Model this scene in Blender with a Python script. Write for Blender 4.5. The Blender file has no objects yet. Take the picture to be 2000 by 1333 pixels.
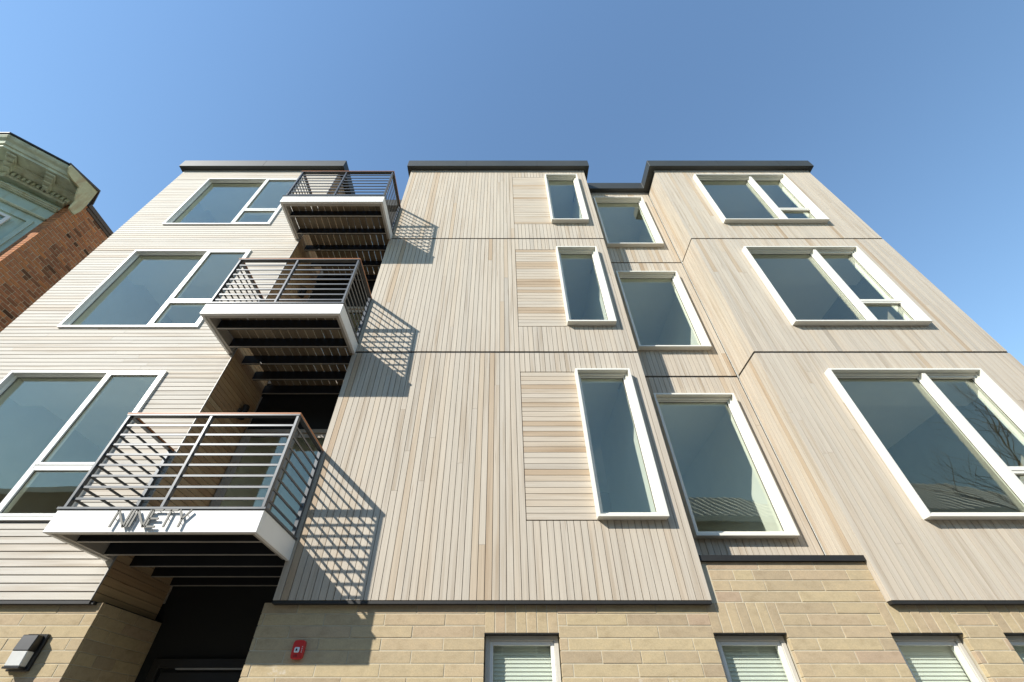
import bpy, bmesh, math, random
from mathutils import Vector, Matrix

scene = bpy.context.scene
col = scene.collection
R = random.Random(11)
rad = math.radians

# ------------------------------------------------------------------ camera, sky, sun, exposure
EYE = 1.6
FPX, PCX, PITCH = 829.07, 978.05, rad(43.502)       # calibrated on a 2000 px wide frame
cd = bpy.data.cameras.new('camera')
cd.sensor_width = 36.0
cd.lens = FPX / 2000 * 36
cd.shift_x = (1000 - PCX) / 2000
cd.clip_start, cd.clip_end = 0.05, 3000
cam = bpy.data.objects.new('camera', cd)
cam.location = (0, 0, EYE)
cam.rotation_euler = (math.pi / 2 + PITCH, 0, 0)
col.objects.link(cam)
scene.camera = cam

LIGHT = Vector((0.965, 0.87, -0.835)).normalized()   # the way sunlight travels
SUN_EL = math.asin(-LIGHT.z)
SUN_AZ = math.atan2(-LIGHT.x, -LIGHT.y)              # from +Y towards +X
world = bpy.data.worlds.new('World')
scene.world = world
world.use_nodes = True
wn = world.node_tree
sky = wn.nodes.new('ShaderNodeTexSky')
sky.sky_type = 'NISHITA'
sky.sun_disc = False
sky.sun_elevation = SUN_EL
sky.sun_rotation = SUN_AZ
sky.altitude = 0
sky.air_density = 1.75
sky.dust_density = 0.05
sky.ozone_density = 5.5
bg = wn.nodes['Background']
bg.inputs['Strength'].default_value = 0.15
wn.links.new(sky.outputs[0], bg.inputs[0])

sl = bpy.data.lights.new('sun', 'SUN')
sl.energy = 5.0
sl.angle = rad(0.53)
sl.color = (1.0, 0.955, 0.89)
sun = bpy.data.objects.new('sun', sl)
sun.rotation_euler = LIGHT.to_track_quat('-Z', 'Y').to_euler()
sun.location = (-20, -20, 30)
col.objects.link(sun)

scene.view_settings.view_transform = 'Standard'
scene.view_settings.look = 'None'
scene.view_settings.gamma = 1
scene.view_settings.exposure = 0.5
scene.view_settings.use_curve_mapping = False
scene.cycles.max_bounces = 10
scene.cycles.transparent_max_bounces = 16

# ------------------------------------------------------------------ materials
def new_mat(name):
    m = bpy.data.materials.new(name)
    m.use_nodes = True
    nt = m.node_tree
    return m, nt, nt.nodes['Principled BSDF']

def nd(nt, kind, **kw):
    n = nt.nodes.new(kind)
    for k, v in kw.items():
        setattr(n, k, v)
    return n

def pos_vec(nt, scale, jitter=None):
    g = nd(nt, 'ShaderNodeNewGeometry')
    mp = nd(nt, 'ShaderNodeMapping')
    mp.inputs['Scale'].default_value = scale
    nt.links.new(g.outputs['Position'], mp.inputs['Vector'])
    if jitter is not None:
        ad = nd(nt, 'ShaderNodeVectorMath', operation='ADD')
        mu = nd(nt, 'ShaderNodeVectorMath', operation='SCALE')
        cx = nd(nt, 'ShaderNodeCombineXYZ')
        nt.links.new(jitter, cx.inputs[0]); nt.links.new(jitter, cx.inputs[1]); nt.links.new(jitter, cx.inputs[2])
        mu.inputs['Scale'].default_value = 531.0
        nt.links.new(cx.outputs[0], mu.inputs[0])
        nt.links.new(mp.outputs[0], ad.inputs[0]); nt.links.new(mu.outputs[0], ad.inputs[1])
        return ad.outputs[0]
    return mp.outputs[0]

def noise(nt, vec, scale=1.0, detail=4.0, rough=0.55):
    n = nd(nt, 'ShaderNodeTexNoise')
    n.inputs['Scale'].default_value = scale
    n.inputs['Detail'].default_value = detail
    n.inputs['Roughness'].default_value = rough
    nt.links.new(vec, n.inputs['Vector'])
    return n.outputs['Fac']

def ramp(nt, fac, stops):
    r = nd(nt, 'ShaderNodeValToRGB')
    el = r.color_ramp.elements
    while len(el) < len(stops):
        el.new(0.5)
    for e, (p, c) in zip(el, stops):
        e.position = p
        e.color = (c[0], c[1], c[2], 1) if isinstance(c, tuple) else (c, c, c, 1)
    nt.links.new(fac, r.inputs[0])
    return r.outputs[0]

def mixc(nt, a, b, fac, mode='MIX'):
    m = nd(nt, 'ShaderNodeMix', data_type='RGBA', blend_type=mode)
    for s, v in ((m.inputs[6], a), (m.inputs[7], b), (m.inputs[0], fac)):
        if hasattr(v, 'is_linked') or hasattr(v, 'links'):
            nt.links.new(v, s)
        elif isinstance(v, tuple):
            s.default_value = (v[0], v[1], v[2], 1)
        else:
            s.default_value = v
    return m.outputs[2]

def tone_of(nt):
    a = nd(nt, 'ShaderNodeAttribute', attribute_type='OBJECT', attribute_name='tone')
    b = nd(nt, 'ShaderNodeAttribute', attribute_type='GEOMETRY', attribute_name='tone')
    s = nd(nt, 'ShaderNodeMath', operation='ADD')
    nt.links.new(a.outputs['Fac'], s.inputs[0]); nt.links.new(b.outputs['Fac'], s.inputs[1])
    return s.outputs[0]

def bump(nt, bsdf, height, dist=0.002, strength=0.4):
    b = nd(nt, 'ShaderNodeBump')
    b.inputs['Distance'].default_value = dist
    b.inputs['Strength'].default_value = strength
    nt.links.new(height, b.inputs['Height'])
    nt.links.new(b.outputs[0], bsdf.inputs['Normal'])

def wood(name, axis, stops, rough=0.72, streak=(0.80, 1.10), knots=True):
    m, nt, b = new_mat(name)
    t = tone_of(nt)
    fine = {'x': (1.3, 60, 60), 'y': (60, 1.3, 60), 'z': (60, 60, 1.3)}[axis]
    wide = {'x': (0.45, 11, 11), 'y': (11, 0.45, 11), 'z': (11, 11, 0.45)}[axis]
    v1 = pos_vec(nt, fine, t)
    v2 = pos_vec(nt, wide, t)
    base = ramp(nt, t, stops)
    g1 = noise(nt, v1, 1.0, 6.0, 0.62)
    g2 = noise(nt, v2, 1.0, 4.0, 0.6)
    k1 = ramp(nt, g1, [(0.28, streak[0]), (0.5, 0.98), (0.74, streak[1])])
    k2 = ramp(nt, g2, [(0.27, (0.70, 0.62, 0.53)), (0.48, (0.99, 0.98, 0.97)), (0.72, (1.06, 1.06, 1.05))])
    c = mixc(nt, base, k1, 0.75, 'MULTIPLY')
    c = mixc(nt, c, k2, 0.8, 'MULTIPLY')
    if knots:
        v3 = pos_vec(nt, tuple(s * 0.35 for s in wide), t)
        vo = nd(nt, 'ShaderNodeTexVoronoi')
        vo.inputs['Scale'].default_value = 3.1
        nt.links.new(v3, vo.inputs['Vector'])
        kk = ramp(nt, vo.outputs['Distance'], [(0.02, (0.45, 0.32, 0.22)), (0.07, (1, 1, 1))])
        c = mixc(nt, c, kk, 0.7, 'MULTIPLY')
    nt.links.new(c, b.inputs['Base Color'])
    b.inputs['Roughness'].default_value = rough
    b.inputs['Specular IOR Level'].default_value = 0.3
    bump(nt, b, g1, 0.0015, 0.35)
    return m

PALE = [(0.0, (0.40, 0.357, 0.292)), (0.2, (0.46, 0.408, 0.33)), (0.5, (0.498, 0.438, 0.35)), (0.72, (0.488, 0.415, 0.318)),
        (0.86, (0.46, 0.375, 0.272)), (1.0, (0.41, 0.315, 0.214))]
PALER = [(0.0, (0.49, 0.455, 0.39)), (0.5, (0.555, 0.517, 0.445)), (0.85, (0.545, 0.49, 0.405)), (1.0, (0.49, 0.42, 0.33))]  # left block's boards take a lighter tone ramp than the others
FRESH = [(0.0, (0.40, 0.255, 0.145)), (0.5, (0.49, 0.33, 0.185)), (1.0, (0.55, 0.40, 0.235))]
M = {}
M['cedar_v'] = wood('weathered_cedar_vertical', 'z', PALE)
M['cedar_slat'] = wood('weathered_cedar_slats', 'x', PALE)
M['cedar_h'] = wood('paler_cedar_horizontal', 'x', PALER, streak=(0.86, 1.07))
M['cedar_side'] = wood('sheltered_cedar', 'y', FRESH)
M['deck'] = wood('deck_timber', 'y', [(0.0, (0.19, 0.148, 0.095)), (1.0, (0.27, 0.215, 0.14))])
M['handrail'] = wood('oiled_handrail_timber', 'x', [(0.0, (0.46, 0.185, 0.07)), (1.0, (0.52, 0.225, 0.09))], rough=0.4, knots=False)

def plain(name, c, rough=0.5, metal=0.0, var=0.12, scale=3.0, spec=0.5, bumpy=0.0, dirt=None):
    m, nt, b = new_mat(name)
    v = pos_vec(nt, (scale, scale, scale))
    n = noise(nt, v, 1.0, 6.0, 0.6)
    lo = tuple(x * (1 - var) for x in c); hi = tuple(min(1, x * (1 + var)) for x in c)
    cc = ramp(nt, n, [(0.3, lo), (0.7, hi)])
    if dirt:
        v2 = pos_vec(nt, (7, 7, 1.3))
        n2 = noise(nt, v2, 1.0, 7.0, 0.65)
        f = ramp(nt, n2, [(0.52, 0.0), (0.75, 0.8)])
        cc = mixc(nt, cc, dirt, f)
    nt.links.new(cc, b.inputs['Base Color'])
    rr = nd(nt, 'ShaderNodeMapRange')
    rr.inputs['To Min'].default_value = rough * 0.8
    rr.inputs['To Max'].default_value = min(1, rough * 1.2)
    nt.links.new(n, rr.inputs['Value'])
    nt.links.new(rr.outputs[0], b.inputs['Roughness'])
    b.inputs['Metallic'].default_value = metal
    b.inputs['Specular IOR Level'].default_value = spec
    if bumpy:
        n3 = noise(nt, pos_vec(nt, (90, 90, 90)), 1.0, 4.0)
        bump(nt, b, n3, bumpy, 0.5)
    return m

M['cream'] = plain('cream_window_paint', (0.72, 0.695, 0.605), 0.42, var=0.03)
M['white'] = plain('white_window_vinyl', (0.70, 0.69, 0.64), 0.38, var=0.03)
M['fascia'] = plain('white_fascia_board', (0.76, 0.74, 0.69), 0.45, var=0.04)
M['fascia_in'] = plain('grey_beige_trim', (0.40, 0.365, 0.31), 0.55, var=0.08)
M['coping'] = plain('dark_grey_green_metal', (0.040, 0.043, 0.038), 0.55, metal=0.1, var=0.10, scale=1.2)
M['flash'] = plain('black_metal_flashing', (0.018, 0.0175, 0.016), 0.6, metal=0.1)
M['strip'] = plain('pale_grey_metal_strip', (0.36, 0.35, 0.33), 0.5, metal=0.2)
M['batten'] = plain('dark_brown_battens', (0.075, 0.064, 0.05), 0.9, var=0.2)
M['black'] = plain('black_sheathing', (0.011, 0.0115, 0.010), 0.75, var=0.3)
M['joist'] = plain('black_painted_joist', (0.012, 0.012, 0.011), 0.6, var=0.3)
M['steel'] = plain('grey_painted_steel', (0.085, 0.09, 0.093), 0.38, metal=0.3, var=0.10)
M['taupe'] = plain('taupe_door_frame', (0.40, 0.35, 0.285), 0.45, var=0.06)
M['letter'] = plain('brushed_metal_letters', (0.125, 0.12, 0.10), 0.5, metal=0.1, var=0.08, scale=20)
M['paint_in'] = plain('interior_wall_paint', (0.87, 0.87, 0.80), 0.8, var=0.03)
M['floor_in'] = plain('interior_floor', (0.62, 0.54, 0.42), 0.5, var=0.12)
M['blind'] = plain('white_blind_slat', (0.78, 0.78, 0.74), 0.5, var=0.02)
M['winbronze'] = plain('grey_beige_window_frame', (0.50, 0.475, 0.41), 0.45, var=0.05)
M['red'] = plain('red_plastic', (0.55, 0.022, 0.018), 0.35, var=0.06)
M['clearplastic'] = plain('clear_strobe_lens', (0.75, 0.78, 0.80), 0.12, var=0.1, scale=60)
M['lampblack'] = plain('black_lamp_housing', (0.018, 0.018, 0.018), 0.35, var=0.2)
M['lens'] = plain('frosted_lamp_lens', (0.62, 0.62, 0.58), 0.3, var=0.06, scale=12)
M['concrete'] = plain('sidewalk_concrete', (0.15, 0.14, 0.125), 0.85, var=0.10, bumpy=0.002)
M['asphalt'] = plain('asphalt', (0.055, 0.055, 0.057), 0.9, var=0.25, scale=8, bumpy=0.004)
M['kerbstone'] = plain('granite_kerb', (0.33, 0.32, 0.31), 0.8, var=0.2, scale=14)
M['earth'] = plain('ground', (0.16, 0.15, 0.12), 0.95, var=0.2)
M['mortar'] = plain('pale_mortar', (0.46, 0.41, 0.30), 0.95, var=0.12, scale=9, bumpy=0.003)

def brickmat(name, stops, mott, dark, bloom=False):
    m, nt, b = new_mat(name)
    t = tone_of(nt)
    base = ramp(nt, t, stops)
    v = pos_vec(nt, (9, 9, 16), t)
    n = noise(nt, v, 1.0, 7.0, 0.65)
    k = ramp(nt, n, [(0.25, dark), (0.5, (1, 1, 1)), (0.78, mott)])
    c = mixc(nt, base, k, 0.85, 'MULTIPLY')
    v2 = pos_vec(nt, (80, 80, 80), t)
    n2 = noise(nt, v2, 1.0, 5.0, 0.6)
    k2 = ramp(nt, n2, [(0.3, 0.86), (0.7, 1.08)])
    c = mixc(nt, c, k2, 0.8, 'MULTIPLY')
    if bloom:                                   # pale lime bloom in a few irregular patches
        n3 = noise(nt, pos_vec(nt, (1.7, 1.7, 2.6)), 1.0, 6.0, 0.7)
        f3 = ramp(nt, n3, [(0.66, 0.0), (0.74, 0.75)])
        c = mixc(nt, c, (0.62, 0.58, 0.50), f3)
    nt.links.new(c, b.inputs['Base Color'])
    b.inputs['Roughness'].default_value = 0.88
    b.inputs['Specular IOR Level'].default_value = 0.25
    bump(nt, b, n2, 0.003, 0.5)
    return m

M['buff'] = brickmat('buff_brick', [(0.0, (0.365, 0.285, 0.185)), (0.2, (0.415, 0.328, 0.204)), (0.55, (0.45, 0.36, 0.215)),
                                    (0.8, (0.435, 0.34, 0.214)), (1.0, (0.395, 0.295, 0.20))], (1.14, 1.11, 1.05), (0.80, 0.77, 0.72), True)
M['redbrick'] = brickmat('old_red_brick', [(0.0, (0.09, 0.05, 0.03)), (0.08, (0.25, 0.12, 0.065)), (0.45, (0.40, 0.175, 0.09)),
                                           (0.8, (0.47, 0.21, 0.10)), (1.0, (0.56, 0.24, 0.095))], (1.2, 1.1, 1.0), (0.6, 0.58, 0.55))
M['oldmortar'] = plain('old_tan_mortar', (0.55, 0.46, 0.32), 0.95, var=0.18, scale=12, bumpy=0.003)
M['copper'] = plain('faded_green_paint', (0.42, 0.53, 0.455), 0.6, var=0.12, scale=2.5, dirt=(0.32, 0.31, 0.16))
M['copper_ol'] = plain('olive_stained_green_paint', (0.50, 0.535, 0.385), 0.65, var=0.22, scale=5.0, dirt=(0.34, 0.31, 0.15))
M['peeling'] = plain('peeling_cream_paint', (0.56, 0.52, 0.30), 0.7, var=0.12, scale=6, dirt=(0.40, 0.21, 0.09))
M['browngutter'] = plain('brown_metal_edge', (0.10, 0.082, 0.066), 0.5, metal=0.2)
M['slateroof'] = plain('grey_roof_metal', (0.40, 0.41, 0.39), 0.5, metal=0.2)
M['housewall'] = plain('tan_painted_siding', (0.36, 0.34, 0.28), 0.8, var=0.08)
M['darkbrick'] = plain('dark_brown_brick', (0.13, 0.085, 0.06), 0.9, var=0.25, scale=18)
M['bark'] = plain('grey_brown_bark', (0.13, 0.10, 0.075), 0.9, var=0.3, scale=12)

def glass(name, tint, boost):
    m = bpy.data.materials.new(name)
    m.use_nodes = True
    nt = m.node_tree
    nt.nodes.clear()
    out = nd(nt, 'ShaderNodeOutputMaterial')
    tr = nd(nt, 'ShaderNodeBsdfTransparent')
    tr.inputs[0].default_value = (*tint, 1)
    gl = nd(nt, 'ShaderNodeBsdfGlossy')
    gl.inputs['Roughness'].default_value = 0.0
    gl.inputs['Color'].default_value = (0.94, 0.98, 0.86, 1)
    ge = nd(nt, 'ShaderNodeNewGeometry')
    dt = nd(nt, 'ShaderNodeVectorMath', operation='DOT_PRODUCT')
    nt.links.new(ge.outputs['Normal'], dt.inputs[0]); nt.links.new(ge.outputs['Incoming'], dt.inputs[1])
    ab = nd(nt, 'ShaderNodeMath', operation='ABSOLUTE')
    nt.links.new(dt.outputs['Value'], ab.inputs[0])
    om = nd(nt, 'ShaderNodeMath', operation='SUBTRACT')
    om.inputs[0].default_value = 1.0
    nt.links.new(ab.outputs[0], om.inputs[1])
    pw = nd(nt, 'ShaderNodeMath', operation='POWER')
    pw.inputs[1].default_value = 5.0
    nt.links.new(om.outputs[0], pw.inputs[0])
    mu = nd(nt, 'ShaderNodeMath', operation='MULTIPLY_ADD', use_clamp=True)      # Schlick, both faces of each pane of the unit
    mu.inputs[1].default_value = 0.96 * boost
    mu.inputs[2].default_value = 0.04 * boost
    nt.links.new(pw.outputs[0], mu.inputs[0])
    wv = noise(nt, pos_vec(nt, (1.1, 1.1, 1.1)), 1.0, 2.0)
    bp = nd(nt, 'ShaderNodeBump')
    bp.inputs['Distance'].default_value = 0.012
    bp.inputs['Strength'].default_value = 0.15
    nt.links.new(wv, bp.inputs['Height'])
    nt.links.new(bp.outputs[0], gl.inputs['Normal'])
    mx = nd(nt, 'ShaderNodeMixShader')
    nt.links.new(mu.outputs[0], mx.inputs[0])
    nt.links.new(tr.outputs[0], mx.inputs[1])
    nt.links.new(gl.outputs[0], mx.inputs[2])
    nt.links.new(mx.outputs[0], out.inputs[0])
    return m
M['glass'] = glass('coated_window_glass', (0.935, 0.958, 0.925), 2.0)

# ------------------------------------------------------------------ object helpers
ORI = {}
def link(o, parent, loc):
    loc = Vector(loc)
    ORI[o.name] = loc
    if parent is not None:
        o.parent = parent
        o.location = loc - ORI[parent.name]
    else:
        o.location = loc
    col.objects.link(o)
    return o

def tag(o, label=None, cat=None, group=None, kind=None):
    if label: o['label'] = label
    if cat: o['category'] = cat
    if group: o['group'] = group
    if kind: o['kind'] = kind
    return o

def empty(name, loc, parent=None):
    o = bpy.data.objects.new(name, None)
    o.empty_display_size = 0.2
    return link(o, parent, loc)

MESHES = {}
def box_mesh(dims, mat, bevel=0.0):
    key = (round(dims[0], 4), round(dims[1], 4), round(dims[2], 4), mat, bevel)
    if key in MESHES:
        return MESHES[key]
    bm = bmesh.new()
    bmesh.ops.create_cube(bm, size=1.0)
    bmesh.ops.scale(bm, vec=dims, verts=bm.verts)
    if bevel:
        bmesh.ops.bevel(bm, geom=bm.edges[:], offset=bevel, segments=1, affect='EDGES')
    me = bpy.data.meshes.new('box')
    bm.to_mesh(me); bm.free()
    me.materials.append(M[mat])
    MESHES[key] = me
    return me

def box(name, lo, hi, mat, parent=None, bevel=0.0, tone=None):
    lo, hi = Vector(lo), Vector(hi)
    o = bpy.data.objects.new(name, box_mesh(tuple(hi - lo), mat, bevel))
    if tone is not None:
        o['tone'] = tone
    return link(o, parent, (lo + hi) / 2)

class Mb:
    """collects solids and links them as one mesh object"""
    def __init__(s):
        s.v, s.f, s.t = [], [], []
    def add(s, vs, fs, tone=0.0):
        k = len(s.v)
        s.v += [tuple(p) for p in vs]
        s.f += [tuple(k + i for i in f) for f in fs]
        s.t += [tone] * len(fs)
    def box(s, lo, hi, tone=0.0):
        (a, b, c), (d, e, f) = lo, hi
        s.add([(a, b, c), (d, b, c), (d, e, c), (a, e, c), (a, b, f), (d, b, f), (d, e, f), (a, e, f)],
              [(0, 3, 2, 1), (4, 5, 6, 7), (0, 1, 5, 4), (1, 2, 6, 5), (2, 3, 7, 6), (3, 0, 4, 7)], tone)
    def hexa(s, pts, tone=0.0):
        s.add(pts, [(0, 3, 2, 1), (4, 5, 6, 7), (0, 1, 5, 4), (1, 2, 6, 5), (2, 3, 7, 6), (3, 0, 4, 7)], tone)
    def prism(s, poly, d):
        """poly: list of 3D points (planar), d: extrusion vector"""
        n = len(poly)
        d = Vector(d)
        vs = [Vector(p) for p in poly] + [Vector(p) + d for p in poly]
        fs = [tuple(range(n))[::-1], tuple(range(n, 2 * n))] + [(i, (i + 1) % n, n + (i + 1) % n, n + i) for i in range(n)]
        s.add(vs, fs)
    def sweep(s, rings, closed=True):
        n = len(rings[0])
        vs = [p for r in rings for p in r]
        fs = []
        for i in range(len(rings) - 1):
            for j in range(n if closed else n - 1):
                fs.append((i * n + j, i * n + (j + 1) % n, (i + 1) * n + (j + 1) % n, (i + 1) * n + j))
        fs.append(tuple(range(n))[::-1])
        fs.append(tuple((len(rings) - 1) * n + j for j in range(n)))
        s.add(vs, fs)
    def build(s, name, mat, parent=None, loc=(0, 0, 0), bevel=0.0):
        me = bpy.data.meshes.new(name)
        L = Vector(loc)
        me.from_pydata([tuple(Vector(p) - L) for p in s.v], [], s.f)
        if any(s.t):
            at = me.attributes.new('tone', 'FLOAT', 'FACE')
            at.data.foreach_set('value', s.t)
        bm = bmesh.new(); bm.from_mesh(me)
        bmesh.ops.recalc_face_normals(bm, faces=bm.faces)
        if bevel:
            bmesh.ops.bevel(bm, geom=bm.edges[:], offset=bevel, segments=1, affect='EDGES')
        bm.to_mesh(me); bm.free()
        me.materials.append(M[mat])
        return link(bpy.data.objects.new(name, me), parent, loc)

def project(x, y, z):
    z -= EYE
    d = y * math.cos(PITCH) + z * math.sin(PITCH)
    if d < 0.2:
        return None
    w = -y * math.sin(PITCH) + z * math.cos(PITCH)
    return PCX + FPX * x / d, 666.5 - FPX * w / d

def screen_area(pts):
    q = [project(*p) for p in pts]
    if any(p is None for p in q):
        return 0
    q = [(min(2000, max(0, a)), min(1333, max(0, b))) for a, b in q]
    s = 0
    for i in range(len(q)):
        a, b = q[i], q[(i + 1) % len(q)]
        s += a[0] * b[1] - b[0] * a[1]
    return abs(s) / 2

# ------------------------------------------------------------------ ground
gm = Mb(); gm.box((-400, -400, -0.6), (400, 400, -0.16))
tag(gm.build('ground', 'earth'), kind='structure')
rm = Mb(); rm.box((-120, -8.6, -0.30), (120, 0.2, -0.14))
tag(rm.build('road', 'asphalt'), kind='structure')
pav = empty('pavement', (0, 2.7, 0)); tag(pav, kind='structure')
for i in range(-9, 10):
    box('paving_slab', (i * 1.8, 0.36, -0.2), (i * 1.8 + 1.79, 5.08, 0.0), 'concrete', pav)
far = Mb(); far.box((-60, -11.4, -0.3), (60, -8.9, 0.0))
tag(far.build('far_pavement', 'concrete'), kind='structure')
kb = Mb(); kb.box((-60, 0.2, -0.3), (60, 0.355, 0.004))
tag(kb.build('kerb', 'kerbstone'), kind='structure')
kb = Mb(); kb.box((-60, -8.9, -0.3), (60, -8.6, 0.004))
tag(kb.build('far_kerb', 'kerbstone'), kind='structure')

# ------------------------------------------------------------------ the apartment building
Y0 = 5.0                 # face of the cladding
YR = 5.618               # face of the recessed bay
YB = 6.12                # back wall of the entrance recess
ZB, ZS1, ZS2, ZT = 2.671, 6.104, 9.321, 12.42
XLL, XLR, XCL, XCR, XRL, XRR = -8.286, -4.219, -2.347, 2.171, 4.015, 8.048
PITCHB = 0.0787
GAP = 0.0065
HGAP = 0.0115
TH = 0.018

bld = empty('apartment_building', (0, 5.0, 0))
tag(bld, 'four storey apartment building clad in pale timber boards above a buff brick ground floor', 'building')

WIN_Z = [(3.485, 5.683), (6.702, 8.886), (9.912, 12.092)]
PAN_Z = [(3.475, 5.702), (6.680, 8.918), (9.892, 12.125)]
CX0, CX1 = 1.115, 1.930          # centre windows
RX0, RX1 = 2.445, 3.735          # recessed windows
GX0, GX1 = 4.905, 7.190          # right hand windows
LX0, LX1 = -7.405, -5.058        # left hand windows
LWZ = [(3.47, 5.70), (6.645, 8.868), (9.845, 12.01)]

# black sheathing sheets behind the boards, with the openings left open
def strips(x0, x1, z0, z1, ops):
    """rectangles that cover the wall except the openings"""
    xs = sorted({x0, x1} | {v for o in ops for v in o[:2] if x0 < v < x1})
    out = []
    for a, b in zip(xs, xs[1:]):
        m = (a + b) / 2
        z = z0
        for o in sorted((o for o in ops if o[0] < m < o[1]), key=lambda o: o[2]):
            if o[2] > z:
                out.append((a, b, z, o[2]))
            z = max(z, o[3])
        if z < z1:
            out.append((a, b, z, z1))
    return out

def wall_y(name, x0, x1, z0, z1, y0, y1, ops, mat):
    mb = Mb()
    for a, b, c, d in strips(x0, x1, z0, z1, ops):
        mb.box((a, y0, c), (b, y1, d))
    return mb.build(name, mat, bld, loc=((x0 + x1) / 2, y0, z0))

def shrink(w, d):
    return [(a + d, b - d, c + d, e - d) for a, b, c, e in w]

OPS_L = [(LX0, LX1, a, b) for a, b in LWZ]
OPS_C = [(CX0, CX1, a, b) for a, b in WIN_Z]
OPS_R = [(RX0, RX1, a, b) for a, b in WIN_Z]
OPS_G = [(GX0, GX1, a, b) for a, b in WIN_Z]
sheath_l = wall_y('timber_wall', XLL + 0.02, XLR - 0.02, ZB + 0.01, ZT + 0.05, 5.0205, 5.03, shrink(OPS_L, 0.02), 'batten')
sheath_c = wall_y('timber_wall', XCL + 0.02, XCR - 0.02, ZB + 0.01, ZT + 0.05, 5.0205, 5.03, shrink(OPS_C, 0.02), 'batten')
sheath_r = wall_y('timber_wall', XCR, XRL, 3.0, ZT + 0.05, YR + 0.0205, YR + 0.03, shrink(OPS_R, 0.02), 'batten')
sheath_g = wall_y('timber_wall', XRL + 0.02, XRR - 0.02, ZB + 0.01, ZT + 0.05, 5.0205, 5.03, shrink(OPS_G, 0.02), 'batten')
# inner wall lining with window reveals
for a, b, y, ops in ((XLL + 0.03, XLR - 0.03, 5.0305, OPS_L), (XCL + 0.03, XCR - 0.03, 5.0305, OPS_C),
                     (XCR - 0.02, XRL + 0.02, YR + 0.0305, OPS_R), (XRL + 0.03, XRR - 0.03, 5.0305, OPS_G)):
    wall_y('inner_wall', a, b, ZB + 0.02, ZT + 0.04, y, y + 0.16, shrink(ops, 0.045), 'paint_in')

# boards ---------------------------------------------------------------------
def subtract(r, o):
    x0, x1, z0, z1 = r
    a, b, c, d = o
    if b <= x0 or a >= x1 or d <= z0 or c >= z1:
        return [r]
    out = []
    if c > z0: out.append((x0, x1, z0, c))
    if d < z1: out.append((x0, x1, d, z1))
    m0, m1 = max(z0, c), min(z1, d)
    if a > x0: out.append((x0, a, m0, m1))
    if b < x1: out.append((b, x1, m0, m1))
    return out

def tone(brown=0.13):
    if R.random() < brown:
        return R.uniform(0.78, 1.0)
    return min(0.78, max(0.02, R.gauss(0.44, 0.13)))

PIECES = {'cladding_board': [], 'siding_board': [], 'panel_slat': []}
def piece(kind, lo, hi, mat, parent, tn, face):
    """face: the four corners that the street sees"""
    PIECES[kind].append((screen_area(face), lo, hi, mat, parent, tn))

def board_rects(rects, ops):
    for o in ops:
        rects = [q for r in rects for q in subtract(r, o)]
    return [r for r in rects if r[1] - r[0] > 0.012 and r[3] - r[2] > 0.012]

def vboards(x0, x1, bands, y, ops, parent, n=None, brown=0.13, split=0.4):
    n = n or max(1, round((x1 - x0) / PITCHB))
    p = (x1 - x0) / n
    for i in range(n):
        a = x0 + i * p
        for z0, z1 in bands:
            for r in board_rects([(a + GAP / 2, a + p - GAP / 2, z0, z1)], ops):
                cuts = [r[2], r[3]]
                if r[3] - r[2] > 1.6 and R.random() < split:
                    cuts.insert(1, R.uniform(r[2] + 0.35, r[3] - 0.35))
                for c0, c1 in zip(cuts, cuts[1:]):
                    j = R.uniform(-0.0008, 0.0008)
                    lo, hi = (r[0], y + j, c0 + 0.0012), (r[1], y + j + TH, c1 - 0.0012)
                    piece('cladding_board', lo, hi, 'cedar_v', parent, tone(brown),
                          [(lo[0], y, lo[2]), (hi[0], y, lo[2]), (hi[0], y, hi[2]), (lo[0], y, hi[2])])

def vboards_side(x, y0, y1, bands, parent, inward, brown=0.1, seen=True):
    n = max(1, round((y1 - y0) / PITCHB))
    p = (y1 - y0) / n
    for i in range(n):
        a = y0 + i * p
        for z0, z1 in bands:
            xa, xb = (x, x + TH) if inward > 0 else (x - TH, x)
            lo, hi = (xa, a + GAP / 2, z0 + 0.0012), (xb, a + p - GAP / 2, z1 - 0.0012)
            ar = screen_area([(x, lo[1], lo[2]), (x, hi[1], lo[2]), (x, hi[1], hi[2]), (x, lo[1], hi[2])]) if inward > 0 and seen else 0
            PIECES['cladding_board'].append((ar, lo, hi, 'cedar_v', parent, tone(brown)))

SG = 0.017
BANDS = [(ZB, ZS1 - SG), (ZS1 + SG, ZS2 - SG), (ZS2 + SG, ZT)]
pan_ops = [(0.295, CX0 + 0.003, a, b) for a, b in PAN_Z]
vboards(XCL, 0.295, BANDS, Y0, [], sheath_c, n=34, brown=0.08)
vboards(0.295, XCR, BANDS, Y0, OPS_C + pan_ops, sheath_c, n=24, brown=0.06)
vboards(XCR + 0.004, XRL - TH - 0.004, [(3.04, ZS1 - SG), (ZS1 + SG, ZS2 - SG), (ZS2 + SG, ZT)], YR, OPS_R, sheath_r)
vboards(XRL, XRR, BANDS, Y0, OPS_G, sheath_g, brown=0.05, split=0.55)
vboards_side(XRL, Y0 + TH + 0.001, YR - 0.001, BANDS, sheath_g, 1, brown=0.22)
vboards_side(XCR, Y0 + TH + 0.001, YR - 0.001, BANDS, sheath_c, -1)
vboards_side(XCL, Y0 + TH + 0.001, YB - 0.01, BANDS, sheath_c, 1, seen=False)
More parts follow.
